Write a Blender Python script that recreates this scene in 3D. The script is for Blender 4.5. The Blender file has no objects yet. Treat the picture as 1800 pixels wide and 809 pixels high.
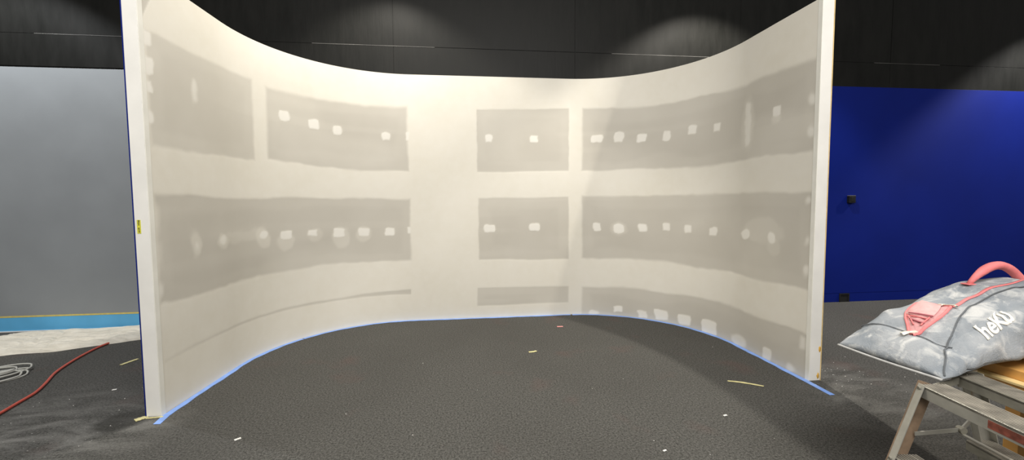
import bpy, bmesh, math, random
import numpy as np
from mathutils import Vector, Matrix, Euler
from mathutils.bvhtree import BVHTree
from mathutils import noise as mnoise

random.seed(7)
rng = np.random.default_rng(7)
scn = bpy.context.scene
COL = scn.collection
PI = math.pi

# ------------------------------------------------------------------ materials
def newmat(name):
    m = bpy.data.materials.new(name); m.use_nodes = True
    nt = m.node_tree; nt.nodes.clear()
    out = nt.nodes.new('ShaderNodeOutputMaterial')
    b = nt.nodes.new('ShaderNodeBsdfPrincipled')
    nt.links.new(b.outputs[0], out.inputs[0])
    return m, nt, b

def N(nt, kind, **kw):
    n = nt.nodes.new(kind)
    for k, v in kw.items():
        if k in n.inputs.keys(): n.inputs[k].default_value = v
        else: setattr(n, k, v)
    return n

def mixrgb(nt, fac, a, b):
    n = nt.nodes.new('ShaderNodeMix'); n.data_type = 'RGBA'
    for sock, v in ((n.inputs[0], fac), (n.inputs[6], a), (n.inputs[7], b)):
        if hasattr(v, 'is_output'): nt.links.new(v, sock)
        elif isinstance(v, tuple): sock.default_value = (*v, 1) if len(v) == 3 else v
        else: sock.default_value = v
    return n.outputs[2]

def math_(nt, op, a, b=0.0, clamp=False):
    n = nt.nodes.new('ShaderNodeMath'); n.operation = op; n.use_clamp = clamp
    for i, v in enumerate((a, b)):
        if hasattr(v, 'is_output'): nt.links.new(v, n.inputs[i])
        else: n.inputs[i].default_value = v
    return n.outputs[0]

def ramp(nt, fac, p0, p1, c0=(0, 0, 0), c1=(1, 1, 1)):
    r = nt.nodes.new('ShaderNodeValToRGB')
    r.color_ramp.elements[0].position = p0; r.color_ramp.elements[0].color = (*c0, 1)
    r.color_ramp.elements[1].position = p1; r.color_ramp.elements[1].color = (*c1, 1)
    nt.links.new(fac, r.inputs[0])
    return r.outputs[0]

def noise(nt, scale, detail=3, rough=.5, stretch=None, coord='Object', dist=0):
    tc = nt.nodes.new('ShaderNodeTexCoord')
    v = tc.outputs[coord]
    if stretch:
        mp = nt.nodes.new('ShaderNodeMapping'); mp.inputs['Scale'].default_value = stretch
        nt.links.new(v, mp.inputs[0]); v = mp.outputs[0]
    n = nt.nodes.new('ShaderNodeTexNoise')
    n.inputs['Scale'].default_value = scale; n.inputs['Detail'].default_value = detail
    n.inputs['Roughness'].default_value = rough; n.inputs['Distortion'].default_value = dist
    nt.links.new(v, n.inputs['Vector'])
    return n.outputs[0]

def bump(nt, b, height, strength=.3, dist=.01):
    n = nt.nodes.new('ShaderNodeBump')
    n.inputs['Strength'].default_value = strength; n.inputs['Distance'].default_value = dist
    nt.links.new(height, n.inputs['Height']); nt.links.new(n.outputs[0], b.inputs['Normal'])

def simple(name, col, rough=.6, var=.12, scale=8, metal=0, bmp=0, bscale=60, spec=.5, detail=4):
    m, nt, b = newmat(name)
    n = noise(nt, scale, detail)
    lo = tuple(max(0, c * (1 - var)) for c in col); hi = tuple(min(1, c * (1 + var)) for c in col)
    nt.links.new(mixrgb(nt, ramp(nt, n, .3, .7), lo, hi), b.inputs['Base Color'])
    b.inputs['Roughness'].default_value = rough; b.inputs['Metallic'].default_value = metal
    b.inputs['Specular IOR Level'].default_value = spec
    if bmp: bump(nt, b, noise(nt, bscale, 4), bmp, .004)
    return m

M = {}
# black painted boards with vertical roller texture
def black_mat():
    m, nt, b = newmat('black_paint')
    n = noise(nt, 3.0, 6, .62, (2.2, 2.2, .55))
    st = noise(nt, 40, 4, .6, (1, 1, .06))
    nt.links.new(mixrgb(nt, ramp(nt, n, .3, .75), (.0065, .0068, .006), (.0125, .0125, .0114)), b.inputs['Base Color'])
    rr = math_(nt, 'ADD', math_(nt, 'MULTIPLY', n, .16), .40)
    nt.links.new(rr, b.inputs['Roughness']); b.inputs['Specular IOR Level'].default_value = .13
    bump(nt, b, math_(nt, 'ADD', math_(nt, 'MULTIPLY', st, .6), n), .35, .004)
    return m
M['black'] = black_mat()
M['black_raw'] = simple('worn_board_edge', (.085, .083, .078), .6, .95, 1.9)
M['grey'] = simple('grey_paint', (.245, .262, .275), .5, .05, 2.0, bmp=.06, bscale=30)
M['blue'] = simple('royal_blue_paint', (.003, .0125, .165), .6, .08, 1.2, bmp=.06, bscale=30, spec=.12)
M['skyblue'] = simple('sky_blue_film', (.11, .42, .72), .5, .06, 4)
M['yellow_tape'] = simple('yellow_masking_tape', (.62, .50, .14), .6, .12, 20)
M['cream_tape'] = simple('cream_masking_tape', (.66, .60, .30), .6, .12, 20)
M['blue_tape'] = simple('blue_painters_tape', (.21, .36, .78), .42, .10, 14, bmp=.15, bscale=90)
M['white_trim'] = simple('white_paint', (.75, .76, .76), .5, .05, 9)
M['end_white'] = simple('white_primer', (.76, .75, .71), .6, .045, 5, bmp=.06, bscale=40)
M['bead'] = simple('corner_bead_compound', (.72, .71, .65), .65, .05, 7)
M['raw_edge'] = simple('raw_paper_edge', (.70, .52, .24), .7, .15, 15)
M['glue'] = simple('orange_adhesive', (.62, .36, .06), .55, .2, 30)
M['sticker'] = simple('yellow_label_paper', (.62, .60, .05), .6, .06, 30)
M['ink'] = simple('dark_ink', (.16, .15, .03), .6, .1, 60)
M['plastic_black'] = simple('black_plastic', (.006, .006, .006), .4, .2, 10)
M['dark_hole'] = simple('dark_cable_opening', (.002, .002, .003), .9, .1, 10)
M['box_top'] = simple('grey_plastic', (.16, .16, .19), .7, .2, 30)
M['orange_cord'] = simple('orange_cord_rubber', (.50, .085, .055), .42, .12, 30)
M['grey_cable'] = simple('grey_cable_sheath', (.42, .42, .38), .5, .1, 20)
M['alu'] = simple('dusty_aluminium', (.46, .45, .40), .42, .13, 14, metal=.55, bmp=.12, bscale=40)
M['alu_dirty'] = simple('dirt_brown_aluminium', (.235, .165, .11), .6, .45, 11, metal=.12, bmp=.12, bscale=40)
M['alu_dark'] = simple('dull_aluminium', (.24, .23, .19), .55, .25, 12, metal=.3)
M['tread'] = simple('ribbed_tread', (.27, .25, .21), .55, .3, 18, metal=.3)
M['warn'] = simple('red_brown_warning_label', (.20, .055, .035), .55, .55, 45)
M['timber'] = simple('orange_pine', (.60, .32, .09), .55, .22, 6)
M['timber_lit'] = simple('top_lit_pine', (.74, .56, .26), .55, .15, 8)
M['pink'] = simple('coral_pink_webbing', (.70, .19, .19), .7, .12, 25, bmp=.2, bscale=160)
M['pink_lining'] = simple('dusty_pink_lining', (.50, .25, .25), .75, .2, 22, bmp=.3, bscale=40)
M['pink_pale'] = simple('pale_dusty_pink', (.68, .36, .35), .8, .15, 30, bmp=.2, bscale=90)
M['pink_dark'] = simple('deep_pink_fold', (.33, .09, .11), .8, .2, 22)
M['metal_pull'] = simple('cream_metal_pull', (.70, .66, .56), .4, .1, 20, metal=.3)
M['letter'] = simple('cream_screen_print', (.80, .77, .69), .65, .08, 30)
M['dark_piping'] = simple('dark_grey_piping', (.10, .11, .12), .8, .15, 30)
M['light_piping'] = simple('pale_grey_piping', (.40, .40, .39), .75, .15, 30)
M['paper_scrap'] = simple('white_scrap', (.75, .74, .70), .7, .08, 40)
M['pink_scrap'] = simple('pink_scrap', (.72, .30, .28), .7, .2, 60)

def drywall_mat():
    m, nt, b = newmat('taped_plasterboard')
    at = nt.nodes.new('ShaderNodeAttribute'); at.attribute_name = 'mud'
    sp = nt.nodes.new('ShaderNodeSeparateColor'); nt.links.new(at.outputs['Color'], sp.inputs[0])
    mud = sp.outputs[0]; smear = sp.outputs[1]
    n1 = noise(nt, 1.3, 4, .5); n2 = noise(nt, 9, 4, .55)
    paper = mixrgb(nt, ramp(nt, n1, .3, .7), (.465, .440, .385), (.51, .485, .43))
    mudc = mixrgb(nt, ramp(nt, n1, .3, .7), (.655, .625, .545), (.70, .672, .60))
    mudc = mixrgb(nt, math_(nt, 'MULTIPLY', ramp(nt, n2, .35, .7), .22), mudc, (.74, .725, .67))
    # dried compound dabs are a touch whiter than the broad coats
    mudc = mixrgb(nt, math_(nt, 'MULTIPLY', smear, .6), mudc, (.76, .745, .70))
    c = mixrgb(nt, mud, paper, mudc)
    nt.links.new(c, b.inputs['Base Color'])
    b.inputs['Roughness'].default_value = .75; b.inputs['Specular IOR Level'].default_value = .25
    bump(nt, b, math_(nt, 'ADD', math_(nt, 'MULTIPLY', n2, .25), math_(nt, 'MULTIPLY', mud, .5)), .15, .003)
    return m
M['drywall'] = drywall_mat()

def carpet_mat():
    m, nt, b = newmat('charcoal_carpet')
    fine = noise(nt, 70, 4, .8); fine2 = noise(nt, 150, 3, .6)
    broad = noise(nt, .55, 5, .55); mid = noise(nt, 3.2, 4, .6, None, 'Object', .4)
    col = mixrgb(nt, ramp(nt, fine, .36, .66), (.020, .0197, .018), (.128, .126, .1165))
    col = mixrgb(nt, math_(nt, 'MULTIPLY', ramp(nt, fine2, .52, .70), .5), col, (.21, .205, .19))
    col = mixrgb(nt, math_(nt, 'MULTIPLY', ramp(nt, broad, .40, .70), .35), col, (.045, .043, .039))
    # faint reddish stains
    red = ramp(nt, noise(nt, 1.7, 3, .5, (1, 1, 1)), .60, .74)
    col = mixrgb(nt, math_(nt, 'MULTIPLY', red, .14), col, (.16, .06, .05))
    # plaster dust trodden into the pile near the partition ends
    tc = nt.nodes.new('ShaderNodeTexCoord')
    acc = None
    for (x, y, rad, amt) in ((-2.98, -2.62, .6, .85), (-3.35, -2.75, .9, .8), (-3.6, -2.6, .9, .7), (3.05, -2.55, .6, .6), (2.75, -2.85, .5, .45), (2.9, -3.1, .7, .4)):
        d = nt.nodes.new('ShaderNodeVectorMath'); d.operation = 'DISTANCE'
        nt.links.new(tc.outputs['Object'], d.inputs[0]); d.inputs[1].default_value = (x, y, 0)
        k = math_(nt, 'MULTIPLY', math_(nt, 'SUBTRACT', 1.0, math_(nt, 'DIVIDE', d.outputs['Value'], rad), True), amt)
        acc = k if acc is None else math_(nt, 'MAXIMUM', acc, k)
    st = ramp(nt, noise(nt, 2.2, 5, .65, (1.0, 2.6, 1), 'Object', .6), .42, .68)
    dust = math_(nt, 'MULTIPLY', acc, st)
    col = mixrgb(nt, dust, col, (.24, .235, .22))
    sp = ramp(nt, noise(nt, 60, 2, .5), .70, .74)
    col = mixrgb(nt, math_(nt, 'MULTIPLY', sp, math_(nt, 'ADD', math_(nt, 'MULTIPLY', acc, 1.2), .03)), col, (.5, .49, .46))
    # dark round patch on the carpet left of the partition end
    d = nt.nodes.new('ShaderNodeVectorMath'); d.operation = 'DISTANCE'
    nt.links.new(tc.outputs['Object'], d.inputs[0]); d.inputs[1].default_value = (-2.93, -2.49, 0)
    ring = math_(nt, 'SUBTRACT', 1.0, math_(nt, 'MULTIPLY', d.outputs['Value'], 5.0), True)
    col = mixrgb(nt, math_(nt, 'MULTIPLY', ramp(nt, ring, .05, .35), .6), col, (.03, .029, .026))
    nt.links.new(col, b.inputs['Base Color'])
    b.inputs['Roughness'].default_value = .95; b.inputs['Specular IOR Level'].default_value = .12
    bump(nt, b, math_(nt, 'ADD', fine, math_(nt, 'MULTIPLY', mid,   .3)), .35, .008)
    return m
M['carpet'] = carpet_mat()

def cloth_mat():
    m, nt, b = newmat('cream_canvas')
    n = noise(nt, 5, 5, .6)
    c = mixrgb(nt, ramp(nt, n, .3, .75), (.58, .545, .46), (.72, .69, .61))
    c = mixrgb(nt, math_(nt, 'MULTIPLY', ramp(nt, noise(nt, 7, 3, .5), .68, .76), .45), c, (.40, .37, .32))
    nt.links.new(c, b.inputs['Base Color']); b.inputs['Roughness'].default_value = .9
    bump(nt, b, noise(nt, 6, 6, .65, (1, 3.2, 1), 'Object', .8), .8, .03)
    return m
M['canvas'] = cloth_mat()

def bag_mat():
    m, nt, b = newmat('dusty_grey_bag_fabric')
    n = noise(nt, 5.5, 6, .6, None, 'Object', .5); w = noise(nt, 11, 4, .6, None, 'Object', .8)
    c = mixrgb(nt, ramp(nt, n, .36, .68), (.20, .225, .25), (.33, .345, .36))
    c = mixrgb(nt, math_(nt, 'MULTIPLY', ramp(nt, w, .50, .66), .75), c, (.56, .56, .545))
    nt.links.new(c, b.inputs['Base Color']); b.inputs['Roughness'].default_value = .85
    bump(nt, b, math_(nt, 'ADD', n, math_(nt, 'MULTIPLY', noise(nt, 240, 2), .12)), .55, .03)
    return m
M['bag'] = bag_mat()

# ------------------------------------------------------------------ helpers
def obj(name, verts, faces, m, parent=None, smooth=False, bevel=0):
    me = bpy.data.meshes.new(name); me.from_pydata([tuple(v) for v in verts], [], faces); me.update()
    o = bpy.data.objects.new(name, me); COL.objects.link(o)
    me.materials.append(M[m] if isinstance(m, str) else m)
    if smooth: me.polygons.foreach_set('use_smooth', [True] * len(me.polygons))
    if bevel:
        md = o.modifiers.new('bevel', 'BEVEL'); md.width = bevel; md.segments = 2; md.limit_method = 'ANGLE'
    if parent is not None: o.parent = parent
    return o

def tag(o, label=None, cat=None, group=None, kind=None):
    for k, v in (('label', label), ('category', cat), ('group', group), ('kind', kind)):
        if v: o[k] = v
    return o

def thing(name, label, cat, loc=(0, 0, 0), group=None):
    o = bpy.data.objects.new(name, None); COL.objects.link(o); o.location = loc; o.empty_display_size = .05
    return tag(o, label, cat, group)

class MB:
    def __init__(s): s.v = []; s.f = []
    def box(s, a, b):
        (x0, y0, z0), (x1, y1, z1) = a, b; i = len(s.v)
        s.v += [(x0,y0,z0),(x1,y0,z0),(x1,y1,z0),(x0,y1,z0),(x0,y0,z1),(x1,y0,z1),(x1,y1,z1),(x0,y1,z1)]
        s.f += [tuple(i + k for k in q) for q in ((0,3,2,1),(4,5,6,7),(0,1,5,4),(1,2,6,5),(2,3,7,6),(3,0,4,7))]
        return s
    def hexa(s, p):      # 8 points: bottom ring, top ring
        i = len(s.v); s.v += [tuple(q) for q in p]
        s.f += [tuple(i + k for k in q) for q in ((0,3,2,1),(4,5,6,7),(0,1,5,4),(1,2,6,5),(2,3,7,6),(3,0,4,7))]
        return s
    def bar(s, A, B, side, w, t):   # rectangular bar from A to B, w along 'side', t along the third axis
        A, B, side = Vector(A), Vector(B), Vector(side)
        d = (B - A).normalized(); side = (side - d * side.dot(d)).normalized(); up = d.cross(side)
        r = []
        for P in (A, B):
            for a, b in ((-1,-1),(1,-1),(1,1),(-1,1)): r.append(P + side * a * w / 2 + up * b * t / 2)
        return s.hexa(r)
    def tube(s, pts, rad, n=10, cap=True, radii=None):
        pts = [Vector(p) for p in pts]; i0 = len(s.v); m = len(pts)
        up = Vector((0, 0, 1))
        for k, p in enumerate(pts):
            d = (pts[min(k + 1, m - 1)] - pts[max(k - 1, 0)]).normalized()
            ref = up if abs(d.z) < .95 else Vector((1, 0, 0))
            a = d.cross(ref).normalized(); b = a.cross(d)
            r = radii[k] if radii else rad
            for j in range(n):
                t = 2 * PI * j / n; s.v.append(tuple(p + a * math.cos(t) * r + b * math.sin(t) * r))
        for k in range(m - 1):
            for j in range(n):
                s.f.append((i0+k*n+j, i0+k*n+(j+1)%n, i0+(k+1)*n+(j+1)%n, i0+(k+1)*n+j))
        if cap:
            s.f.append(tuple(i0 + j for j in reversed(range(n)))); s.f.append(tuple(i0 + (m-1)*n + j for j in range(n)))
        return s
    def build(s, name, m, parent=None, smooth=False, bevel=0): return obj(name, s.v, s.f, m, parent, smooth, bevel)

def spline(pts, n=8):
    P = [Vector((*p, 0)) if len(p) == 2 else Vector(p) for p in pts]; out = []
    for i in range(len(P) - 1):
        a, b, c, d = P[max(i-1, 0)], P[i], P[i+1], P[min(i+2, len(P)-1)]
        for k in range(n):
            t = k / n
            out.append(.5 * ((2*b) + (c - a)*t + (2*a - 5*b + 4*c - d)*t*t + (-a + 3*b - 3*c + d)*t**3))
    out.append(P[-1]); return out

def struct(o, label=None): return tag(o, label, None, None, 'structure')

# ------------------------------------------------------------------ camera
F, PITCH, ROLL, YAW = 740.28, .062, -.0065, .1141
CAM = Vector((-.3881, -5.8290, 1.59))
cd = bpy.data.cameras.new('camera'); cam = bpy.data.objects.new('camera', cd); COL.objects.link(cam)
cd.sensor_width = 36; cd.sensor_fit = 'HORIZONTAL'; cd.lens = F / 1800 * 36; cd.clip_start = .05; cd.clip_end = 100
cam.matrix_world = Matrix.Translation(CAM) @ Matrix.Rotation(-YAW, 4, 'Z') @ Matrix.Rotation(PI/2 - PITCH, 4, 'X') @ Matrix.Rotation(ROLL, 4, 'Z')
scn.camera = cam

# ------------------------------------------------------------------ room shell
WV = .145            # face of the back wall
ob = MB().box((-12.6, -9.5, -.06), (13.8, WV + .12, 0)).build('floor', 'carpet'); struct(ob, 'charcoal grey carpet floor')

wb = MB(); edge = MB()
PX0, PW = -1.30, 2.51
rows = [(3.335, 3.728), (3.732, 4.95), (4.954, 6.2)]
for k in range(-5, 6):
    for j, (z0, z1) in enumerate(rows):
        x0, x1 = PX0 + k*PW + .003, PX0 + (k+1)*PW - .003
        jit = (.0, .002, .001)[(k + j) % 3]
        wb.box((x0, WV - jit, z0), (x1, WV + .04, z1))
wb.box((PX0 - 5*PW, WV + .006, 3.335), (PX0 + 6*PW, WV + .045, 6.2))
wb.box((PX0 - 5*PW, WV + .01, 0), (PX0 + 6*PW, WV + .09, 3.335))
struct(wb.build('wall_back', 'black', bevel=.0015), 'black painted panel wall above the partition')
# worn board edge showing as a thin pale line along the horizontal seam
eb = MB()
for x0, x1 in ((-5.62, -4.55), (-2.35, -.75), (1.75, 3.72), (5.95, 7.1)):
    eb.box((x0, WV - .0045, 3.7265), (x1, WV + .005, 3.7315))
struct(eb.build('trim_2', 'black_raw'), 'thin worn board edge along the black wall seam')

gl = MB().box((PX0 - 5*PW, WV - .004, .2), (-1.5, WV + .02, 3.318))
struct(gl.build('wall_left', 'grey', bevel=.002), 'smooth grey lower wall left of the partition')
bl = MB().box((1.5, WV - .004, .142), (PX0 + 6*PW, WV + .02, 3.36))
struct(bl.build('wall_right', 'blue', bevel=.002), 'royal blue lower wall right of the partition')
struct(MB().box((PX0 - 5*PW, WV - .006, .012), (-1.5, WV + .02, .186)).build('baseboard_left', 'skyblue', bevel=.002), 'sky blue band along the foot of the grey wall')
struct(MB().box((1.5, WV - .002, 0), (PX0 + 6*PW, WV + .02, .140)).build('baseboard_right', 'blue', bevel=.002), 'royal blue skirting under the blue wall')
struct(MB().box((PX0 - 5*PW, WV - .014, 0), (-1.5, WV + .02, .012)).build('trim_1', 'white_trim'), 'thin white strip where grey wall meets carpet')
tag(MB().box((PX0 - 5*PW, WV - .0075, .186), (-1.5, WV - .004, .205)).build('masking_tape', 'yellow_tape'),
    'long yellow tape line above the sky blue band on the grey wall', 'tape')

# outlet box high on the blue wall and cable opening at its foot
t = thing('outlet_box', 'small black box fixed halfway up the royal blue wall', 'outlet box', (5.63, WV - .004, 1.63))
MB().box((-.055, -.05, -.06), (.055, 0, .052)).build('housing', 'plastic_black', t, bevel=.006)
MB().box((-.05, -.049, .052), (.05, -.002, .058)).build('top_face', 'box_top', t)  # top face a lighter grey than the housing
MB().box((-.03, -.055, -.035), (.03, -.049, .03)).build('socket_plate', 'plastic_black', t, bevel=.004)
t = thing('floor_outlet', 'black cable outlet at the foot of the royal blue wall', 'outlet box', (5.60, WV - .002, 0))
fr = MB()
fr.box((-.085, -.014, 0), (-.068, 0, .135)); fr.box((.068, -.014, 0), (.085, 0, .135)); fr.box((-.068, -.014, .12), (.068, 0, .135))
fr.build('frame', 'dark_hole', t)
MB().box((-.068, -.006, 0), (.068, 0, .12)).build('opening', 'dark_hole', t)

# ------------------------------------------------------------------ curved partition
HW = 3.315; THK = .105
A_, R_, PHL, PHR, LL, LR = 1.0607, 1.5746, 1.5195, 1.5613, .9486, .9276
def plan(step=.0125):
    L = []
    e = np.array([-A_ - R_*math.sin(PHL), -R_*(1 - math.cos(PHL))]); dl = np.array([-math.cos(PHL), -math.sin(PHL)])
    for k in np.linspace(1, 0, int(LL/step))[:-1]: L.append((e + dl*LL*k, np.array([dl[1], -dl[0]])))
    for t_ in np.linspace(PHL, 0, int(R_*PHL/step))[:-1]:
        L.append((np.array([-A_ - R_*math.sin(t_), -R_*(1-math.cos(t_))]), np.array([-math.sin(t_), math.cos(t_)])))
    for x in np.linspace(-A_, A_, int(2*A_/step))[:-1]: L.append((np.array([x, 0.]), np.array([0., 1.])))
    for t_ in np.linspace(0, PHR, int(R_*PHR/step)):
        L.append((np.array([A_ + R_*math.sin(t_), -R_*(1-math.cos(t_))]), np.array([math.sin(t_), math.cos(t_)])))
    e = L[-1][0]; dr = np.array([math.cos(PHR), -math.sin(PHR)])
    for k in np.linspace(0, 1, int(LR/step))[1:]: L.append((e + dr*LR*k, np.array([math.sin(PHR), math.cos(PHR)])))
    P = np.array([q[0] for q in L]); Nn = np.array([q[1] for q in L])
    Nn[:len(np.linspace(1, 0, int(LL/step))[:-1])] = np.array([-math.sin(PHL), math.cos(PHL)])   # outward normal
    return P, Nn
PP, NN = plan()
SS = np.r_[0, np.cumsum(np.hypot(*np.diff(PP, axis=0).T))]
ns = len(PP); zs = np.linspace(0, HW, int(HW/.0125)); nz = len(zs)

# joint compound layout: grey paper fields (s0, s1, bottom z at s0/s1, top z at s0/s1, amount)
FIELDS = [(.045, 1.372, 2.037, 2.037, 2.885, 2.905, .78), (1.53, 3.293, 2.070, 2.026, 2.872, 2.898, 1), (4.205, 5.491, 2.027, 2.036, 2.872, 2.915, 1),
          (5.668, 8.825, 2.036, 2.034, 2.915, 2.83, 1), (.045, 3.303, .838, .826, 1.672, 1.686, 1), (4.215, 5.493, .814, .79, 1.675, 1.677, 1),
          (5.672, 8.836, .800, .785, 1.684, 1.695, 1), (4.188, 5.495, .162, .165, .426, .413, 1), (5.676, 8.83, -.1, -.1, .405, .408, 1)]
WEDGE = [(.06, .40, .012, .25), (.85, .405, .011, .6), (1.66, .400, .012, .85), (2.38, .387, .012, .8), (2.82, .391, .022, .9), (3.28, .400, .034, 1.)]
DABS = [(.549,2.577,.046,.097,.7,1),(.066,2.825,.041,.054,1,0),(.072,2.627,.044,.063,1,0),(.055,2.47,.037,.05,1,0),(.053,2.239,.048,.063,1,1),(1.762,2.607,.059,.054,1,0),(2.113,2.559,.069,.061,1,0),(2.402,2.526,.049,.05,.9,0),(3.008,2.484,.054,.052,.9,0),(3.279,2.5,.022,.052,.9,0),(4.368,2.482,.05,.054,1,0),(4.999,2.489,.063,.058,1,0),(5.88,2.491,.078,.054,.9,0),(6.181,2.493,.065,.07,.9,0),(6.484,2.464,.065,.057,1,0),(6.816,2.468,.049,.062,.9,0),(7.156,2.488,.062,.056,.9,0),(7.492,2.47,.056,.059,.9,0),(8.372,2.472,.052,.049,1,0),(8.368,2.391,.045,.038,.5,1),(8.788,2.489,.043,.049,.8,1),(8.789,2.201,.042,.054,.8,1),
 (.482,1.251,.057,.121,.55,1),(.483,1.261,.032,.048,.7,1),(.842,1.253,.094,.085,.5,1),(.851,1.257,.043,.042,.8,1),(1.173,1.281,.286,.064,.3,1),(1.429,1.243,.098,.117,.5,1),(1.438,1.273,.053,.042,1,1),(1.724,1.253,.072,.045,1,0),(1.721,1.181,.108,.105,.4,1),(2.052,1.259,.067,.045,1,0),(2.072,1.223,.106,.083,.3,1),(2.39,1.24,.071,.054,1,0),(2.409,1.174,.106,.138,.4,1),(2.695,1.234,.071,.056,1,0),(2.694,1.197,.101,.097,.4,1),(3.022,1.223,.062,.053,1,0),(3.275,1.241,.023,.046,1,0),(4.372,1.25,.075,.051,1,0),(4.995,1.258,.072,.055,1,0),(5.895,1.257,.055,.06,1,0),(6.192,1.236,.066,.055,1,0),(6.192,1.228,.116,.096,.3,1),(6.515,1.25,.061,.058,1,0),(6.828,1.274,.054,.052,.9,0),(7.128,1.256,.054,.057,.9,0),(7.47,1.239,.061,.054,.9,0),(7.964,1.245,.064,.052,.9,1),(8.35,1.239,.054,.068,.9,1),(8.22,1.304,.285,.131,.25,1),(8.384,1.146,.098,.098,.25,1),
 (8.78,1.606,.043,.055,.8,1),(8.784,1.248,.043,.055,.8,1),(8.777,.982,.037,.056,.8,1),(8.775,.317,.038,.065,.8,0),(.067,1.494,.033,.096,.5,1),(.072,1.257,.039,.129,.4,1),(.06,.954,.039,.064,.7,1),
 (5.862,.032,.056,.033,.9,1),(6.187,.091,.067,.049,1,0),(6.522,.055,.07,.056,.9,0),(6.785,.088,.096,.07,1,0),(7.098,.081,.087,.066,1,0),(7.452,.08,.111,.084,1,0),(7.891,.049,.129,.076,.8,1),(8.331,.046,.063,.07,.9,0),(8.649,.031,.067,.038,.8,1),(7.96,2.418,.045,.235,.75,0),(7.959,2.442,.098,.272,.3,1)]

def vnoise(S, Z, fs, fz, seed):       # smooth value noise on the (s, z) grid
    r = np.random.default_rng(seed); g = r.random((256, 256))
    x = S*fs; y = Z*fz; xi = np.floor(x).astype(int); yi = np.floor(y).astype(int); fx = x - xi; fy = y - yi
    fx = fx*fx*(3-2*fx); fy = fy*fy*(3-2*fy)
    G = lambda i, j: g[i % 256, j % 256]
    return (G(xi,yi)*(1-fx)+G(xi+1,yi)*fx)*(1-fy) + (G(xi,yi+1)*(1-fx)+G(xi+1,yi+1)*fx)*fy - .5
S2, Z2 = np.meshgrid(SS, zs, indexing='ij')
wob_s = vnoise(S2, Z2, 3, 6, 1)*.03 + vnoise(S2, Z2, 14, 22, 2)*.012
wob_z = vnoise(S2, Z2, 2.2, 4, 3)*.045 + vnoise(S2, Z2, 12, 14, 4)*.014
def smooth(x): x = np.clip(x, 0, 1); return x*x*(3-2*x)
paper = np.zeros_like(S2)
for i, (s0, s1, b0, b1, t0, t1, amt) in enumerate(FIELDS):
    k = np.clip((S2 - s0)/(s1 - s0), 0, 1)
    zb = b0 + (b1-b0)*k; zt = t0 + (t1-t0)*k
    crisp = 1 if (s0 > 4 and s1 < 5.6) else 2.0
    wz = wob_z*(.45 if crisp == 1 else 1); wsx = wob_s*.5
    d = np.minimum(np.minimum(S2 + wsx - s0, s1 - S2 - wsx), np.minimum(Z2 + wz - zb, zt - Z2 - wz))
    feather = .014*crisp*(1 + 1.2*(vnoise(S2, Z2, 1.5, 2.5, 30+i) + .5))
    core = smooth(d/feather + .3)
    # thinner second coat feathered inwards from the field edge
    coat = smooth((d - .05 - .12*(vnoise(S2, Z2, 1.8, 3, 50+i) + .5))/.08)
    paper = np.maximum(paper, amt*core*(.89 + .11*coat))
ws = np.array(WEDGE)
wz_c = np.interp(S2, ws[:,0], ws[:,1]); wz_h = np.interp(S2, ws[:,0], ws[:,2]); wz_a = np.interp(S2, ws[:,0], ws[:,3])*(S2 > .06)*(S2 < 3.29)
d = wz_h - np.abs(Z2 + wob_z*.4 - wz_c)
paper = np.maximum(paper, .9*smooth((Z2 - 2.93 - (S2 - .02)*1.9)/.02)*(S2 > .02)*(S2 < .25))  # diagonal shadow in the top left corner, painted in the paper tone
paper = np.maximum(paper, wz_a*smooth(d/.02 + .55)*.85)
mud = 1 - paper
# cloudy thin compound wiped over parts of the paper
cl = smooth((vnoise(S2, Z2, 1.1, 2.2, 77) - .12)/.25)*.20 + smooth((vnoise(S2, Z2, .7, 9, 78) - .1)/.3)*.10
mud = np.clip(mud + paper*cl, 0, 1)
white = np.zeros_like(S2)
for i, (sc, zc, hs, hz, al, rd) in enumerate(DABS):
    ii = np.abs(SS - sc) < hs + .15; sub = np.ix_(ii, np.abs(zs - zc) < hz + .15)
    s_, z_ = S2[sub] - sc, Z2[sub] - zc
    q = math.sin(i*12.9)*(.12 if hz < 2.2*hs else 0); s_, z_ = s_ + q*z_, z_ - q*.5*s_
    wv = vnoise(S2[sub], Z2[sub], 16, 20, 100+i)*.025 + vnoise(S2[sub], Z2[sub], 6, 7, 200+i)*.035
    if rd: dd = (1 - np.sqrt((s_/hs)**2 + (z_/hz)**2))*min(hs, hz) + wv
    else: dd = np.minimum(hs - np.abs(s_), hz - np.abs(z_)) + wv*.8 - .5*np.clip(np.abs(s_)/hs + np.abs(z_)/hz - 1.55, 0, 1)*min(hs, hz)
    soft = .022 if al > .8 else .045
    k = al*smooth(dd/soft + .4)
    mud[sub] = np.maximum(mud[sub], np.clip(mud[sub] + k*(1 - mud[sub]), 0, 1)); white[sub] = np.maximum(white[sub], k*(al > .55))

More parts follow.
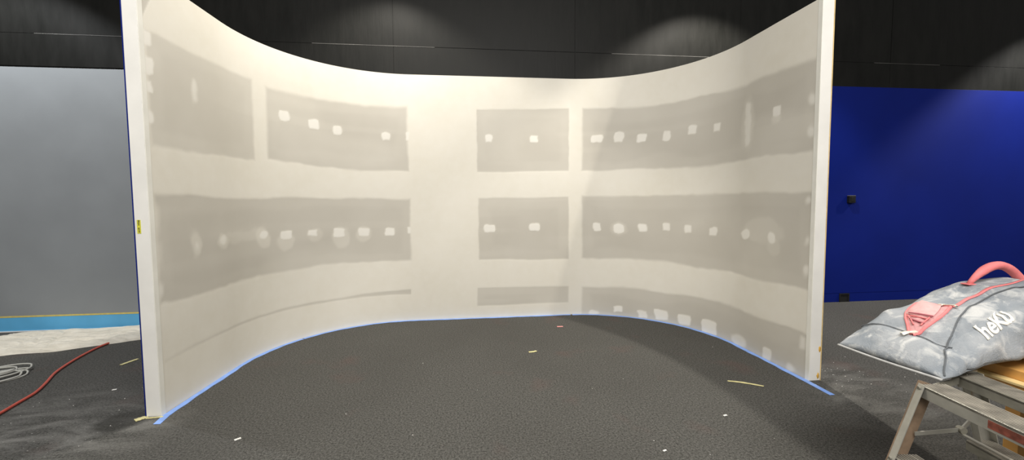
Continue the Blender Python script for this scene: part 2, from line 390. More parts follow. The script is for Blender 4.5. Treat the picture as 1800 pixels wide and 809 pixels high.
part = thing('curved_partition', 'tall U-shaped curved plasterboard partition wall with taped joints, unpainted', 'partition', (0, 0, 0))
V = np.empty((ns, nz, 3)); V[..., 0] = PP[:, None, 0]; V[..., 1] = PP[:, None, 1]; V[..., 2] = zs[None, :]
V[:, :, :2] += -NN[:, None, :]*(mud*.0015 + vnoise(S2, Z2, 1.2, .35, 400)*.006)[..., None]
idx = np.arange(ns*nz).reshape(ns, nz)
quads = np.stack([idx[:-1, :-1], idx[1:, :-1], idx[1:, 1:], idx[:-1, 1:]], -1).reshape(-1, 4)
me = bpy.data.meshes.new('plasterboard_face')
me.vertices.add(ns*nz); me.vertices.foreach_set('co', V.reshape(-1).astype(np.float32))
nq = len(quads); me.loops.add(nq*4); me.loops.foreach_set('vertex_index', quads.reshape(-1).astype(np.int32))
me.polygons.add(nq); me.polygons.foreach_set('loop_start', np.arange(0, nq*4, 4, dtype=np.int32)); me.polygons.foreach_set('loop_total', np.full(nq, 4, dtype=np.int32))
me.update(calc_edges=True); me.validate()
me.polygons.foreach_set('use_smooth', np.ones(nq, dtype=bool))
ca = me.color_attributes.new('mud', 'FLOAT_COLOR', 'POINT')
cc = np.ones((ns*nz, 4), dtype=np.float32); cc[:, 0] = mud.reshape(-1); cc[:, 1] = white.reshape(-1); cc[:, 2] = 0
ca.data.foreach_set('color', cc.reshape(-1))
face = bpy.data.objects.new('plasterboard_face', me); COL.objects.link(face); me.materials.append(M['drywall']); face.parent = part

def strip(offs0, offs1, z0, z1, i0=0, i1=ns, step=4):   # closed slab following the plan curve between two offsets
    ids = list(range(i0, i1, step));
    if ids[-1] != i1 - 1: ids.append(i1 - 1)
    v, f = [], []
    for i in ids:
        for (o_, z_) in ((offs0, z0), (offs1, z0), (offs1, z1), (offs0, z1)):
            p = PP[i] + NN[i]*o_; v.append((p[0], p[1], z_))
    for k in range(len(ids) - 1):
        for j in range(4): f.append((k*4+j, k*4+(j+1) % 4, (k+1)*4+(j+1) % 4, (k+1)*4+j))
    f.append((3, 2, 1, 0)); n_ = (len(ids)-1)*4; f.append((n_, n_+1, n_+2, n_+3))
    return v, f
v, f = strip(THK - .012, THK, 0, HW); obj('rear_skin', v, f, 'blue', part)
v, f = strip(.002, THK - .012, HW - .03, HW - .0005); obj('top_plate', v, f, 'bead', part)
def endcap(i, j, raw):
    p, n_ = PP[i], NN[i]; d_ = (PP[i] - PP[j]); d_ = d_/np.hypot(*d_)
    def P(o_, e_, z_): q = p + n_*o_ + d_*e_; return (q[0], q[1], z_)
    b = MB().hexa([P(.0, -.02, 0), P(THK, -.02, 0), P(THK, .012, 0), P(.0, .012, 0), P(.0, -.02, HW), P(THK, -.02, HW), P(THK, .012, HW), P(.0, .012, HW)])
    e_ = b.build('end_face', 'end_white', part, bevel=.004)
    k = MB().hexa([P(-.004, -.035, .0), P(.003, -.035, 0), P(.003, .013, 0), P(-.004, .013, 0), P(-.004, -.035, HW), P(.003, -.035, HW), P(.003, .013, HW), P(-.004, .013, HW)])
    k.build('corner_bead', 'bead', part, bevel=.003)
    return P
PL = endcap(0, 3, False); PR = endcap(ns-1, ns-4, True)
# thin raw paper edge on the outer corner of the right end; blue paint edge on the left one
MB().hexa([PR(THK, -.02, 0), PR(THK+.006, -.02, 0), PR(THK+.006, .0135, 0), PR(THK, .0135, 0), PR(THK, -.02, HW), PR(THK+.006, -.02, HW), PR(THK+.006, .0135, HW), PR(THK, .0135, HW)]).build('edge_strip', 'raw_edge', part)['label'] = 'raw tan paper edge'
MB().hexa([PL(THK, -.02, 0), PL(THK+.006, -.02, 0), PL(THK+.006, .0135, 0), PL(THK, .0135, 0), PL(THK, -.02, HW), PL(THK+.006, -.02, HW), PL(THK+.006, .0135, HW), PL(THK, .0135, HW)]).build('edge_strip', 'blue', part)['label'] = 'royal blue painted edge'
def blob(P, o0, z0, w, h, seed):
    r = random.Random(seed); v = []; n_ = 14
    for k in range(n_):
        t_ = 2*PI*k/n_; q = .7 + .5*r.random()
        v.append(P(o0 + w*math.cos(t_)*q, .0125, z0 + h*math.sin(t_)*q))
    for k in range(n_):
        t_ = 2*PI*k/n_; q = .55 + .2*r.random()
        v.append(P(o0 + w*math.cos(t_)*q, .0165, z0 + h*math.sin(t_)*q))
    f_ = [tuple(range(n_, 2*n_))] + [(k, (k+1) % n_, n_+(k+1) % n_, n_+k) for k in range(n_)]
    o = obj('adhesive_smear', v, f_, 'glue', part, True); o['label'] = 'orange adhesive smear'
blob(PR, THK - .022, .045, .014, .028, 3); blob(PR, THK - .013, .285, .010, .034, 4)

# sticker on the left end face
p0 = Vector(PL(THK*.70, .0135, 1.44)); ax = (Vector(PL(THK*.2, .0135, 1.44)) - p0).normalized(); nn_ = (Vector(PL(0, 1, 0)) - Vector(PL(0, 0, 0))).normalized()
t = thing('sticker', 'small upright yellow label stuck on the white left end of the partition', 'sticker', p0)
MB().bar((0, 0, -.05), (0, 0, .05), ax, .026, .002).build('paper', 'sticker', t)
ib = MB(); r_ = random.Random(2)
z_ = -.042
while z_ < .04:
    h_ = .004 + r_.random()*.010
    o_ = (r_.random() - .5)*.003
    ib.bar(ax*o_ + nn_*.0012 + Vector((0, 0, z_)), ax*o_ + nn_*.0012 + Vector((0, 0, z_+h_)), ax, .008 + r_.random()*.006, .001)
    z_ += h_ + .003
    if abs(z_) < .006: z_ = .010
ib.build('print', 'ink', t)

# ------------------------------------------------------------------ painter's tape along the foot of the curve
def tape_run(i0, i1, wobble, ext0=None, ext1=None, w=.050):
    ids = list(range(i0, i1, 3)); pts = []
    for i in ids: pts.append((Vector((*PP[i], 0)), Vector((*NN[i], 0))))
    if ext0: pts.insert(0, (pts[0][0] + Vector((*ext0, 0)), pts[0][1]))
    if ext1: pts.append((pts[-1][0] + Vector((*ext1, 0)), pts[-1][1]))
    v, f_ = [], []
    for k, (p, n_) in enumerate(pts):
        wb_ = .004*math.sin(k*.37 + wobble) + .003*math.sin(k*1.1 + wobble*3)
        for o_, z_ in ((-.004, .0012), (-w - wb_, .0012), (-w - wb_, .0035), (-.004, .0035)):
            q = p + n_*o_; v.append((q.x, q.y, z_))
    m_ = len(pts)
    for k in range(m_-1):
        for j in range(4): f_.append((k*4+j, k*4+(j+1) % 4, (k+1)*4+(j+1) % 4, (k+1)*4+j))
    f_.append((3, 2, 1, 0)); q = (m_-1)*4; f_.append((q, q+1, q+2, q+3))
    return v, f_
def sidx(s): return int(np.searchsorted(SS, s))
TG = "blue tape runs along the partition foot"
v, f = tape_run(0, sidx(1.9), .3, ext0=(.02, -.13)); tag(obj('painters_tape', v, f, 'blue_tape'), 'blue tape on carpet along the left arm of the partition, loose end at front left', 'tape', TG)
v, f = tape_run(sidx(1.88), sidx(5.55), 1.3, w=.046); tag(obj('painters_tape', v, f, 'blue_tape'), 'blue tape on carpet along the straight middle of the partition', 'tape', TG)
v, f = tape_run(sidx(5.53), ns, 2.3, ext1=(-.01, -.30)); tag(obj('painters_tape', v, f, 'blue_tape'), 'blue tape on carpet along the right arm of the partition, running past its end', 'tape', TG)

# ------------------------------------------------------------------ scraps on the carpet
def scrap(name, pts, w, m, label, cat, z=.003, group=None, thick=.004, curl=0.0, taper=1.0):
    P = [Vector((*p, z)) for p in pts]; P = spline([(p.x, p.y, p.z) for p in P], 6); v = []; f_ = []; n_ = len(P)
    for k, p in enumerate(P):
        d_ = (P[min(k+1, n_-1)] - P[max(k-1, 0)]).normalized(); s_ = Vector((-d_.y, d_.x, 0))
        ww = w*(1 + .15*math.sin(k*2.1))*(taper + (1-taper)*math.sin(PI*(k+.5)/n_)); zc = curl*math.sin(k*1.7)*.5 + curl*.5
        for a, b in ((-1, 0), (1, 0), (1, 1), (-1, 1)): v.append(tuple(p + s_*a*ww/2 + Vector((0, 0, zc + b*thick))))
    for k in range(n_-1):
        for j in range(4): f_.append((k*4+j, k*4+(j+1) % 4, (k+1)*4+(j+1) % 4, (k+1)*4+j))
    f_.append((3, 2, 1, 0)); q = (n_-1)*4; f_.append((q, q+1, q+2, q+3))
    return tag(obj(name, v, f_, m), label, cat, group)
scrap('tape_scrap', [(1.925, -2.415), (2.03, -2.46), (2.165, -2.555)], .022, 'cream_tape', 'long thin yellow tape offcut on the carpet inside the right arm', 'tape scrap', taper=.6)
scrap('tape_scrap', [(-3.82, -1.28), (-3.80, -1.20), (-3.775, -1.12)], .03, 'cream_tape', 'yellow tape offcut on carpet between the orange cord and the partition', 'tape scrap')
scrap('tape_scrap', [(.285, -1.46), (.33, -1.455), (.372, -1.436)], .025, 'cream_tape', 'short pale yellow scrap on the carpet in the middle of the curve', 'tape scrap')
scrap('tape_scrap', [(-2.83, -2.50), (-2.80, -2.468), (-2.775, -2.448)], .048, 'cream_tape', 'short pale yellow tape end beside the left end of the partition', 'tape scrap')
scrap('tape_scrap', [(-2.77, -2.475), (-2.71, -2.472), (-2.66, -2.465)], .015, 'cream_tape', 'thin cream tape edge under the left end face of the partition', 'tape scrap')
scrap('paper_scrap', [(.79, -.585), (.825, -.588), (.865, -.586)], .03, 'pink_scrap', 'small pink scrap on the carpet near the middle of the curved wall', 'scrap')
scrap('paper_scrap', [(-1.95, -2.875), (-1.935, -2.862), (-1.92, -2.85)], .018, 'paper_scrap', 'small white scrap on the carpet front left, before the left arm', 'scrap')
scrap('paper_scrap', [(-3.43, -1.905), (-3.415, -1.90), (-3.40, -1.895)], .016, 'paper_scrap', 'tiny white scrap on the carpet left of the partition end', 'scrap')
scrap('paper_scrap', [(1.515, -2.985), (1.53, -2.98), (1.545, -2.978)], .014, 'paper_scrap', 'tiny white scrap on carpet in front of the long yellow offcut', 'scrap')
scrap('paper_scrap', [(.86, -3.355), (.872, -3.35), (.884, -3.346)], .011, 'paper_scrap', 'tiny white scrap nearest the camera on the open carpet', 'scrap')
# plaster crumbs: nobody could count them
cb = MB(); r_ = random.Random(11)
for k in range(70):
    a = r_.random()
    if a < .45: x, y = r_.gauss(3.0, .22), r_.gauss(-2.48, .18)
    elif a < .7: x, y = r_.uniform(2.9, 4.2), r_.uniform(-3.4, -1.2)
    elif a < .85: x, y = r_.uniform(-3.9, -2.9), r_.uniform(-3.2, -1.8)
    else: x, y = r_.uniform(-1.6, 2.4), r_.uniform(-3.9, -1.5)
    if 2.55 < x < 2.85 and y > -2.56: continue
    if -2.9 < x < -2.6 and y > -2.56: continue
    s_ = r_.uniform(.0018, .0042)
    p = Vector((x, y, 0)); q = r_.random()*PI; ca_, sa_ = math.cos(q)*s_, math.sin(q)*s_
    cb.hexa([p+Vector((ca_, sa_, 0)), p+Vector((-sa_, ca_, 0)), p+Vector((-ca_, -sa_, 0)), p+Vector((sa_, -ca_, 0)),
             p+Vector((ca_*.5, sa_*.5, s_)), p+Vector((-sa_*.5, ca_*.5, s_)), p+Vector((-ca_*.5, -sa_*.5, s_)), p+Vector((sa_*.5, -ca_*.5, s_))])
tag(cb.build('plaster_crumbs', 'paper_scrap'), 'white plaster crumbs scattered on the carpet, thickest by the right end', 'crumbs', None, 'stuff')

# ------------------------------------------------------------------ drop cloth
def dropcloth():
    fr = spline([(-7.0, -.95), (-6.2, -.92), (-5.45, -.86), (-5.19, -.79), (-4.89, -.765), (-4.74, -.69), (-4.6, -.615), (-4.42, -.535), (-4.25, -.44), (-3.95, -.36), (-3.6, -.33)], 10)
    bk = spline([(-7.0, -.45), (-6.45, -.35), (-6.08, -.22), (-5.86, -.05), (-5.74, .04), (-5.62, .085), (-5.30, .10), (-4.9, .10), (-4.5, .10), (-4.0, .09), (-3.6, .08)], 10)
    na, nb = len(fr), 60
    v, f_ = [], []
    for i in range(na):
        for j in range(nb):
            b = j/(nb-1); p = fr[i].lerp(bk[i], b)
            x, y = p.x, p.y
            n1 = mnoise.noise(Vector((x*1.1 + y*2.0, y*8.5 - x*.5, 1.3))); n2 = mnoise.noise(Vector((x*2.6 - y*2.0, y*17 + x*1.4, 4.3)))
            n3 = mnoise.noise(Vector((x*1.5, y*3.0, 8.8)))
            h = .022 + .016*(1 - abs(n1)*2.6) + .010*(1 - abs(n2)*2.8) + .010*n3 + .028*math.exp(-((x + 4.475)/.05)**2)*max(0, 1 - b/.55)
            fold = math.exp(-((b - .11)/.045)**2)*.018*(1 + .6*math.sin(x*5)) - math.exp(-((b - .20 - .04*math.sin(x*3))/.022)**2)*.035
            crease = 0
            for (x0_, k_, w_, d_) in ((-4.62, .9, .03, .02), (-5.25, -.45, .022, .022), (-5.52, -.35, .02, .020), (-5.40, -.6, .02, .022), (-4.95, 1.6, .03, .018), (-5.9, -.3, .04, .03)):
                crease -= d_*math.exp(-(((x - x0_) - k_*(b - .55))/w_)**2)*math.sin(PI*min(1, max(0, b)))
            for (b0_, k_, w_, d_) in ((.42, .10, .018, .02), (.66, -.12, .016, .018), (.30, .04, .015, .022)):
                crease -= d_*math.exp(-((b - b0_ - k_*(x + 4.9) - .03*math.sin(x*6))/w_)**2)
            rim = min(1, b/.045)*min(1, (1-b)/.04)
            rim = math.sin(rim*PI/2)
            v.append((x, y, .003 + max(.004, h + fold + crease)*rim))
    for i in range(na-1):
        for j in range(nb-1): f_.append((i*nb+j, (i+1)*nb+j, (i+1)*nb+j+1, i*nb+j+1))
    o = obj('drop_cloth', v, f_, 'canvas', None, True)
    return tag(o, 'cream canvas drop cloth bunched on the carpet against the grey wall', 'drop cloth')
dropcloth()

# ------------------------------------------------------------------ orange cord and grey cable coil
pts = [(-3.80, -2.72), (-3.91, -2.37), (-3.95, -2.21), (-3.98, -2.09), (-4.0, -2.0), (-4.035, -1.88), (-4.13, -1.69), (-4.26, -1.46), (-4.345, -1.25), (-4.42, -1.0), (-4.475, -.74), (-4.485, -.60)]
p3 = [(x, y, .013) for x, y in pts] + [(-4.478, -.50, .0125), (-4.47, -.40, .0125), (-4.45, -.30, .0125)]
tag(MB().tube(spline(p3, 8), .0115, 12).build('extension_cord', 'orange_cord', None, True), 'red-orange cord snaking over the carpet from under the drop cloth', 'cord')
def coil():
    P = []
    loops = [(-4.86, -1.52, .34, .15, .75), (-4.80, -1.60, .33, .19, .65), (-4.86, -1.66, .38, .16, .55), (-4.82, -1.48, .29, .17, .85), (-4.90, -1.58, .32, .12, .7)]
    k = 0; tot = 36
    for li, (cx_, cy_, ra, rb, an) in enumerate(loops):
        for j in range(tot):
            t_ = 2*PI*j/tot; nx = loops[(li+1) % len(loops)]; w = j/tot
            m_ = [a*(1-w) + b*w for a, b in zip((cx_, cy_, ra, rb, an), nx)] if li < len(loops)-1 else (cx_, cy_, ra, rb, an)
            x, y = m_[2]*math.cos(t_), m_[3]*math.sin(t_)
            P.append((m_[0] + x*math.cos(m_[4]) - y*math.sin(m_[4]), m_[1] + x*math.sin(m_[4]) + y*math.cos(m_[4]), .010 + .0115*li + .004*math.sin(t_*2)))
    P = [Vector(p) for p in P]
    P += spline([tuple(P[-1]), (-5.0, -1.95, .02), (-5.3, -2.15, .010), (-5.6, -2.15, .010)], 8)[1:]
    return MB().tube(P, .008, 8)
tag(coil().build('cable_coil', 'grey_cable', None, True), 'loose coil of light grey cable on the carpet at far left', 'cable')

# ------------------------------------------------------------------ step ladder
lad = thing('step_ladder', 'dusty aluminium double-sided step ladder standing below the grey bag', 'ladder', (1.65, -4.6, 0))
LO = Vector(lad.location)
def lv(x, y, z): return Vector((x, y, z)) - LO
ZT = .842
def fu(z): return 1.455 - (.33)*(ZT - z)          # outer line of the front frame
def ru(z): return 1.81 + (.26)*(ZT - z)           # outer line of the rear frame
VF, VN = -4.345, -4.86                             # far and near stile
dF = Vector((fu(0) - fu(ZT+.02), 0, -ZT-.02)); dR = Vector((ru(0) - ru(ZT+.02), 0, -ZT-.02))
def stile(uf, sgn, v_, inward):
    # channel section: web across the depth and two flanges turned inward
    top, bot = Vector((uf(ZT+.004), v_, ZT+.004)), Vector((uf(.035), v_, .035))
    w = MB(); fl = MB()
    dep = .072
    w.bar(top + Vector((sgn*dep/2, 0, 0)) - LO, bot + Vector((sgn*dep/2, 0, 0)) - LO, (0, 1, 0), .004, dep)
    for e in ((.002,) if sgn > 0 else (.002, dep - .002)):
        fl.bar(top + Vector((sgn*e, inward*.014, 0)) - LO, bot + Vector((sgn*e, inward*.014, 0)) - LO, (0, 1, 0), .032, .004)
    return w, fl
for (uf, sgn, nm) in ((fu, 1, 'front'), (ru, -1, 'rear')):
    sh = 0 if nm == 'front' else .12
    for v_, inw in ((VF + sh, -1), (VN + sh, 1)):
        w, fl = stile(uf, sgn, v_, inw)
        st_ = fl.build('stile', 'alu', lad, bevel=.001)
        w.build('stile_web', 'alu_dirty' if nm == 'front' else 'alu', st_)
        foot = MB(); b_ = Vector((uf(0) + sgn*.036, v_ + inw*.012, 0)) - LO
        foot.box(b_ + Vector((-.045, -.024, 0)), b_ + Vector((.045, .024, .05))); foot.build('foot', 'plastic_black', st_, bevel=.006)
        for z_ in (ZT-.012, ZT-.312, ZT-.612):
            c_ = Vector((uf(z_), v_ + inw*.014, z_)) - LO
            MB().tube([c_ - Vector((sgn*.006, 0, 0)), c_ + Vector((sgn*.004, 0, 0))], .0065, 10).build('rivet', 'alu_dark', st_)
    for z_ in (ZT, ZT-.30, ZT-.60):
        u0 = uf(z_) + sgn*.004; y0, y1 = VN + sh + .003, VF + sh - .003
        tr = MB(); wdt = .105
        a, b = sorted((u0, u0 + sgn*wdt))
        tr.box(lv(a, y0, z_-.012), lv(b, y1, z_-.004))
        for k in range(9):
            c_ = a + .006 + (wdt-.012)*k/8
            tr.box(lv(c_-.0035, y0, z_-.004), lv(c_+.0035, y1, z_))
        step = tr.build('step', 'tread', lad)
        fa, fb = sorted((u0, u0 + sgn*.004)); fr = MB().box(lv(fa, y0, z_-.052), lv(fb, y1, z_-.002))
        ra, rb = sorted((u0 + sgn*(wdt-.004), u0 + sgn*wdt)); fr.box(lv(ra, y0, z_-.045), lv(rb, y1, z_-.002))
        fr.build('step_rail', 'alu' if nm == 'front' else 'alu_dark', step, bevel=.001)
        for v_ in (y0 + .004, y1 - .004):
            MB().bar(lv(u0 + sgn*.05, v_, z_-.012), lv(u0 + sgn*.05, v_, z_-.06), (1, 0, 0), .06, .003).build('bracket', 'alu', step)
        if nm == 'front' and z_ == ZT:
            lb = MB(); a0 = sorted((u0 - sgn*.001, u0))
            lb.box(lv(a0[0], -4.78, z_-.042), lv(a0[1], -4.61, z_-.014)); l_ = lb.build('warning_label', 'warn', step); l_['label'] = 'worn red-brown warning label'
# top hinge plates joining the two frames
for v_ in (VF - .004, VN + .004):
    MB().bar(lv(fu(ZT) + .03, v_, ZT-.022), lv(ru(ZT) - .03, v_ + .12, ZT-.022), (0, 0, 1), .028, .004).build('hinge_plate', 'alu_dark', lad)
# folding spreader bars
zs1 = .655
for v_ in (VF - .012, VN + .012):
    mid = Vector(((fu(zs1)+ru(zs1))/2, v_, zs1 - .0))
    s_ = MB().bar(lv(fu(zs1)+.05, v_, zs1-.02), mid - LO, (0, 0, 1), .016, .004); s_.bar(mid - LO, lv(ru(zs1)-.05, v_ + .11, zs1+.03), (0, 0, 1), .022, .005)
    so = s_.build('spreader_bar', 'alu', lad)
    MB().tube([mid - LO - Vector((0, .012, 0)), mid - LO + Vector((0, .012, 0))], .014, 12).build('pivot', 'alu_dark', so)
m1 = Vector(((fu(zs1)+ru(zs1))/2 + .0, VF - .012, zs1 - .015)); m2 = Vector((m1.x, VN + .012, zs1 - .015))
MB().bar(m1 - LO, m2 - LO, (1, 0, 0), .014, .004).build('cross_rod', 'alu', lad)
MB().bar(m1 - LO + Vector((.13, 0, .012)), m2 - LO + Vector((.13, 0, .012)), (1, 0, 0), .022, .004).build('cross_rod', 'alu', lad)

piv = Vector((1.478, -4.349, 0)); lad.rotation_euler = (0, 0, math.radians(-9))
lad.location = piv + Matrix.Rotation(math.radians(-9), 3, 'Z') @ (LO - piv)
# ------------------------------------------------------------------ timber bench under the bag
bn = thing('timber_bench', 'orange timber bench carrying the grey bag behind the ladder', 'bench', (2.5, -4.4, 0))
BO = Vector(bn.location); BT = .845
MB().box(Vector((1.985, -4.95, .70)) - BO, Vector((2.025, -4.085, .79)) - BO).build('rail', 'timber', bn, bevel=.003)
MB().box(Vector((1.975, -4.96, .79)) - BO, Vector((2.05, -4.08, .802)) - BO).build('ledge', 'timber_lit', bn, bevel=.002)  # light on the ledge top is painted in with a paler pine
MB().box(Vector((2.02, -4.95, .802)) - BO, Vector((3.0, -3.72, BT)) - BO).build('bench_top', 'timber', bn, bevel=.003)
MB().box(Vector((2.95, -4.93, .70)) - BO, Vector((2.99, -3.74, .802)) - BO).build('rail', 'timber', bn, bevel=.003)
MB().box(Vector((2.025, -4.08, .70)) - BO, Vector((2.95, -4.04, .802)) - BO).build('cross_rail', 'timber', bn, bevel=.003)
for x, y in ((2.42, -4.88), (2.88, -4.88), (2.74, -3.85), (2.90, -3.85)):
    MB().box(Vector((x, y, 0)) - BO, Vector((x+.06, y+.07, .802)) - BO).build('leg', 'timber', bn, bevel=.003)

# ------------------------------------------------------------------ grey bag
bag = thing('duffel_bag', 'dusty grey fabric bag with coral zip, handle and cream lettering', 'bag', (2.1, -4.11, BT))
GO = Vector(bag.location)
BU0, BL = 1.54, 1.02
ku = [0, .04, .10, .18, .28, .40, .52, .65, .80, .92, .975, 1.0]
kh = [.030, .070, .115, .155, .198, .245, .292, .335, .350, .31, .20, .04]
kw = [.225, .235, .243, .248, .250, .250, .250, .250, .245, .235, .21, .17]
def bagpt(u, ang):
    # u along the bag 0..BL, ang 0 at the near side, 90 deg at the top, 180 far side, 270 underside
    h = float(np.interp(u, ku, kh)); w = float(np.interp(u, ku, kw))
    c_, s_ = math.cos(ang), math.sin(ang)
    fr = min(1, u/.25)
    ex = 2/(2.0 + .9*fr) if s_ >= 0 else 2/(2.9 - .9*fr)
    yy = -math.copysign(abs(c_)**ex, c_)*w
    zz = math.copysign(abs(s_)**(ex*1.05), s_)
    low = (.16 + .20*min(1, u/.22))*h
    z = low + (zz*(h - low) if zz > 0 else zz*low)
    cy = -4.112 + .06*u + .015*math.sin(u*4)
    sag = -.02*math.exp(-((u - .12)/.12)**2)*0
    lift = .085*max(0, min(1, (u - .22)/.3))*max(0, c_)*max(0, 1 - abs(s_)*1.4)*0
    p = Vector((BU0 + u + .021 + .019*(-yy/w if w else 0)*max(0, 1 - u/.45), cy + yy, BT + .002 + z + sag + lift))
    d = mnoise.noise(Vector((p.x*6, p.y*6, p.z*6)))*.024 + mnoise.noise(Vector((p.x*14, p.y*14, p.z*14)))*.011
    amp = min(1, u/.12)*min(1, (BL-u)/.1)*(1 if s_ > -.3 else .25)
    n_ = Vector((0, -c_/max(w, .1)*.25, s_)).normalized()
    # long soft valleys along the seams
    d -= .012*math.exp(-((u - .133 - .008*math.sin(ang*1.5))/.016)**2)
    d -= .010*math.exp(-((ang - 1.02)/.07)**2)*(1 if u > .2 else 0)
    return p + n_*d*amp
NU, NA = 90, 96
v, f = [], []
us = [BL*(i/(NU-1)) for i in range(NU)]
for u in us:
    for j in range(NA):
        p = bagpt(u, 2*PI*j/NA); p.z = max(p.z, BT + .0015); v.append(p - GO)
for i in range(NU-1):
    for j in range(NA): f.append((i*NA+j, (i+1)*NA+j, (i+1)*NA+(j+1) % NA, i*NA+(j+1) % NA))
f.append(tuple(range(NA))); f.append(tuple((NU-1)*NA + j for j in reversed(range(NA))))
f = [tuple(reversed(q)) for q in f]
body = obj('bag_body', v, f, 'bag', bag, True)
bm_ = bmesh.new(); bm_.from_mesh(body.data); bmesh.ops.recalc_face_normals(bm_, faces=bm_.faces); bm_.to_mesh(body.data); bm_.free()
body.data.polygons.foreach_set('use_smooth', [True]*len(body.data.polygons))
tree = BVHTree.FromPolygons([Vector(p) + GO for p in v], f)
def on_bag(p, off=.004):
    loc, n_, _, _ = tree.find_nearest(Vector(p))
    c_ = Vector((loc.x, -4.09, BT + .45*float(np.interp(loc.x - BU0 - .02, ku, kh)))); n_ = n_ if n_.dot(loc - c_) > 0 else -n_
    return loc + n_*off, n_
def pq(u, ang_deg): return bagpt(u, math.radians(ang_deg))

def ribbon_on_bag(path, w, m, name, parent, off=.004, thick=.003, n=8):
    P = spline([tuple(pq(u, a)) for u, a in path], n); vv, ff = [], []
    Q = [on_bag(p, off) for p in P]; m_ = len(Q)
    for k, (p, n_) in enumerate(Q):
        d_ = (Q[min(k+1, m_-1)][0] - Q[max(k-1, 0)][0]).normalized(); s_ = n_.cross(d_).normalized()
        for a, b in ((-1, -1), (1, -1), (1, 1), (-1, 1)): vv.append(p + s_*a*w/2 + n_*b*thick/2 - GO)
    for k in range(m_-1):
        for j in range(4): ff.append((k*4+j, k*4+(j+1) % 4, (k+1)*4+(j+1) % 4, (k+1)*4+j))
    ff.append((3, 2, 1, 0)); q = (m_-1)*4; ff.append((q, q+1, q+2, q+3))
    return obj(name, vv, ff, m, parent, True)

# piping: front bottom edge, panel seams
e0, e1 = pq(0, 180), pq(0, 0)
MB().tube([p - GO for p in spline([tuple(e0 + Vector((-.004, 0, -.004))), tuple((e0+e1)/2 + Vector((-.012, 0, -.006))), tuple(e1 + Vector((-.004, 0, -.004)))], 8)], .006, 8).build('piping', 'light_piping', bag, True)
ribbon_on_bag([(.146, 47), (.14, 53), (.125, 70), (.135, 90), (.13, 106), (.14, 128), (.15, 160)], .0045, 'dark_piping', 'seam', bag, .0045, .003, 20)
ribbon_on_bag([(.012, 12), (.03, 26), (.07, 40), (.14, 52), (.24, 70), (.31, 76), (.40, 81), (.53, 84), (.62, 82), (.80, 79), (.92, 74)], .0055, 'dark_piping', 'seam', bag, .0045, .003, 20)

# zip on the top: coral zip tape, open mouth with pink lining, pulls
MOUTH = [(.120, 86), (.150, 84), (.19, 84.5), (.25, 85.5), (.31, 86.5), (.362, 88.5), (.382, 93), (.370, 101), (.345, 111), (.305, 112), (.25, 105), (.20, 98), (.155, 91.5), (.125, 88)]
ribbon_on_bag([(.362, 90), (.40, 90), (.45, 90), (.55, 89.5), (.70, 89), (.90, 89)], .015, 'pink', 'zip', bag, .003)
def mouth_lining():
    n = len(MOUTH); P = [(u, a) for u, a in MOUTH]; cu = sum(p[0] for p in P)/n; ca_ = sum(p[1] for p in P)/n
    vv, ff = [], []; R = 9; sub = 4; Q = []
    for k in range(n):
        for q in range(sub):
            t_ = q/sub; a, b = P[k], P[(k+1) % n]; Q.append((a[0]*(1-t_)+b[0]*t_, a[1]*(1-t_)+b[1]*t_))
    m_ = len(Q)
    for r in range(R):
        f_ = 1 - r/R
        for (u, a) in Q:
            uu, aa = cu + (u-cu)*f_, ca_ + (a-ca_)*f_
            p, n_ = on_bag(pq(uu, aa), .004)
            wr = mnoise.noise(Vector((p.x*30, p.y*30, p.z*30)))*.006 + abs(mnoise.noise(Vector((p.x*14, p.y*22, 3))))*.010
            vv.append(p + n_*(wr*(1-f_) + .004*(1-f_)) - GO)
    for r in range(R-1):
        for k in range(m_): ff.append((r*m_+k, r*m_+(k+1) % m_, (r+1)*m_+(k+1) % m_, (r+1)*m_+k))
    ff.append(tuple((R-1)*m_ + k for k in range(m_)))
    lin = obj('lining', vv, ff, 'pink_lining', bag, True)
    rim = [on_bag(pq(u, a), .004)[0] - GO for u, a in Q]; rim.append(rim[0])
    MB().tube(rim, .0065, 7, False).build('zip_edge', 'pink', bag, True)
    # puffed pocket flap and folds inside the mouth
    vv, ff = [], []
    for i in range(9):
        for j in range(7):
            u, a = .245 + .125*i/8, 89.5 + 19.0*j/6 + 3.0*(i-4)/8
            if j > 4: a -= max(0, (4-i))*.6
            p, n_ = on_bag(pq(u, min(a, 108.5)), .006)
            e = math.sin(PI*i/8)*math.sin(PI*j/6)
            vv.append(p + n_*(.004 + .016*e**.5) - GO)
    for i in range(8):
        for j in range(6): ff.append((i*7+j, (i+1)*7+j, (i+1)*7+j+1, i*7+j+1))
    obj('pocket_flap', vv, ff, 'pink_pale', lin, True)
    for (u0, a0, u1, a1, w) in ((.250, 88, .252, 101, .008), (.225, 87.5, .228, 97, .006), (.19, 86.5, .195, 94, .007), (.170, 90, .235, 100, .005), (.175, 86.8, .24, 88.5, .006)):
        ribbon_on_bag([(u0, a0), ((u0+u1)/2, (a0+a1)/2), (u1, a1)], w, 'pink_dark' if w > .0065 else 'pink', 'fold', lin, .013, .005)
mouth_lining()
def pull(path, w, name):
    o = ribbon_on_bag(path, w, 'metal_pull', name, bag, .012, .004, 4); o['label'] = 'cream metal zip pull'
    A, n_ = on_bag(pq(*path[0]), .0145); 
    MB().tube([A + n_*.0 - GO, A + n_*.0012 - GO], .0042, 12).build('pull_hole', 'dark_piping', o)
    B_, n_ = on_bag(pq(*path[-1]), .010)
    d_ = (A - B_).normalized()
    MB().bar(B_ - GO + d_*.012, B_ - GO - d_*.016, n_.cross(d_), .017, .012).build('slider', 'metal_pull', o, bevel=.003)
pull([(.092, 89.5), (.115, 88.5), (.142, 87.2)], .021, 'zip_pull')
pull([(.352, 84.5), (.364, 87.5), (.376, 92.5)], .010, 'zip_pull')
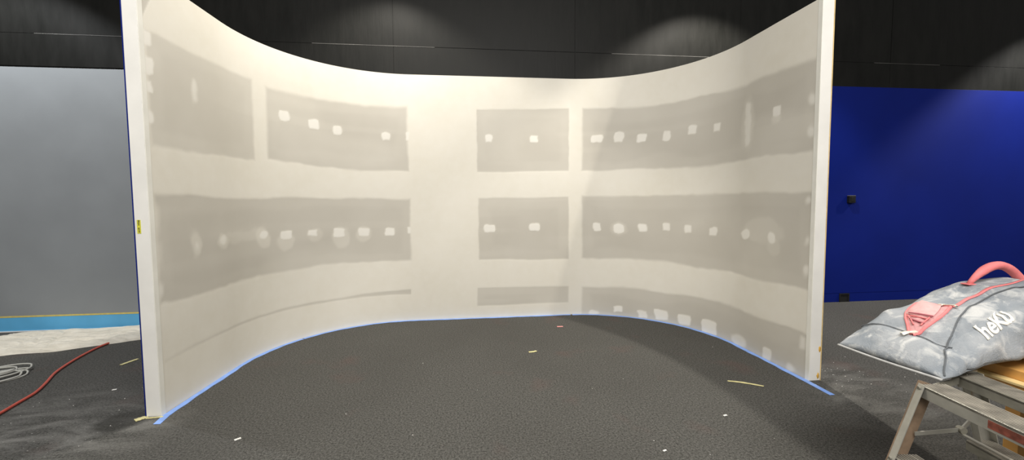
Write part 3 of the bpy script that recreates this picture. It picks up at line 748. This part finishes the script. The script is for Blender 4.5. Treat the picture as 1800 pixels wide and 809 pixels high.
# padded coral carry handle
h0, h1 = pq(.60, 101), pq(.96, 99); hp_ = []
for k in range(25):
    t_ = k/24; p = h0.lerp(h1, t_); hp_.append(p + Vector((0, 0, .004 + .135*math.sin(PI*t_)**.9)) - GO)
hd = MB().tube(hp_, .02, 12, True, [.010 + .011*min(1, 5*min(k, 24-k)/24) for k in range(25)]).build('handle', 'pink', bag, True)
for u_, a_ in ((.60, 101), (.96, 99)):
    q, n_ = on_bag(pq(u_, a_), .006); MB().bar(q - GO - Vector((.022, 0, 0)), q - GO + Vector((.022, 0, 0)), (0, 1, 0), .04, .006).build('handle_patch', 'pink', hd, bevel=.002)
# cream printed letters on the side panel
def letters(txt, u0, a0, adv, size_u, size_a, shear):
    x = 0
    for ch, ad in zip(txt, adv):
        cu_ = bpy.data.curves.new('letter', 'FONT'); cu_.body = ch; cu_.size = 1; cu_.offset = .022; cu_.resolution_u = 3
        to = bpy.data.objects.new('letter', cu_); COL.objects.link(to)
        dg = bpy.context.evaluated_depsgraph_get(); me_ = bpy.data.meshes.new_from_object(to.evaluated_get(dg)); bpy.data.objects.remove(to)
        b_ = bmesh.new(); b_.from_mesh(me_); bmesh.ops.triangulate(b_, faces=b_.faces)
        for _ in range(2): bmesh.ops.subdivide_edges(b_, edges=[e for e in b_.edges if e.calc_length() > .12], cuts=1)
        bmesh.ops.triangulate(b_, faces=b_.faces)
        geom = bmesh.ops.extrude_face_region(b_, geom=list(b_.faces))
        topv = {v_ for v_ in geom['geom'] if isinstance(v_, bmesh.types.BMVert)}
        for v_ in b_.verts:
            lx, ly = v_.co.x, v_.co.y*(.82 if ch == 'K' else 1)
            u = u0 + (x + lx)*size_u + ly*shear; a = a0 + ly*size_a + (u - u0)*58
            p, n_ = on_bag(pq(u, a), .0045 if v_ in topv else .001); v_.co = p - GO
        bmesh.ops.recalc_face_normals(b_, faces=b_.faces); b_.to_mesh(me_); b_.free()
        o = bpy.data.objects.new('letter', me_); COL.objects.link(o); me_.materials.clear(); me_.materials.append(M['letter']); o.parent = bag
        x += ad
letters('heKu', .262, 33, (.50, .46, .52, .6), .086, 36, .030)


# ------------------------------------------------------------------ lights
def spot(name, loc, target, watts, ang, blend, size, col):
    l = bpy.data.lights.new(name, 'SPOT'); l.energy = watts; l.spot_size = math.radians(ang); l.spot_blend = blend; l.shadow_soft_size = size; l.color = col
    o = bpy.data.objects.new(name, l); COL.objects.link(o); o.location = loc
    o.rotation_euler = (Vector(target) - Vector(loc)).to_track_quat('-Z', 'Y').to_euler(); return o
def area(name, loc, target, watts, sx, sy, col):
    l = bpy.data.lights.new(name, 'AREA'); l.energy = watts; l.shape = 'RECTANGLE'; l.size = sx; l.size_y = sy; l.color = col
    o = bpy.data.objects.new(name, l); COL.objects.link(o); o.location = loc
    o.rotation_euler = (Vector(target) - Vector(loc)).to_track_quat('-Z', 'Y').to_euler(); return o
WARM = (1, .94, .84)
LZ = 5.15
def down(u, watts, col=WARM, size=.035, ang=106, blend=.36):
    spot('track_downlight', (u, -.91, LZ), (u, -.91, 0), watts, ang, blend, size, col)
down(3.10, 680); down(-1.35, 345); down(9.2, 900, (1, .97, .93)); down(-5.9, 420, (.96, .98, 1))
area('front_fill', (.0, -7.2, 5.3), (.1, -1.6, 1.0), 560, 6.0, 2.0, (1, .965, .915))  # added broad fill, standing in for unseen lights on the camera side
w = bpy.data.worlds.new('world'); scn.world = w; w.use_nodes = True
w.node_tree.nodes['Background'].inputs[0].default_value = (1, .97, .93, 1); w.node_tree.nodes['Background'].inputs[1].default_value = .26

scn.view_settings.view_transform = 'Standard'; scn.view_settings.look = 'None'
scn.view_settings.gamma = 1; scn.view_settings.exposure = 0; scn.view_settings.use_curve_mapping = False
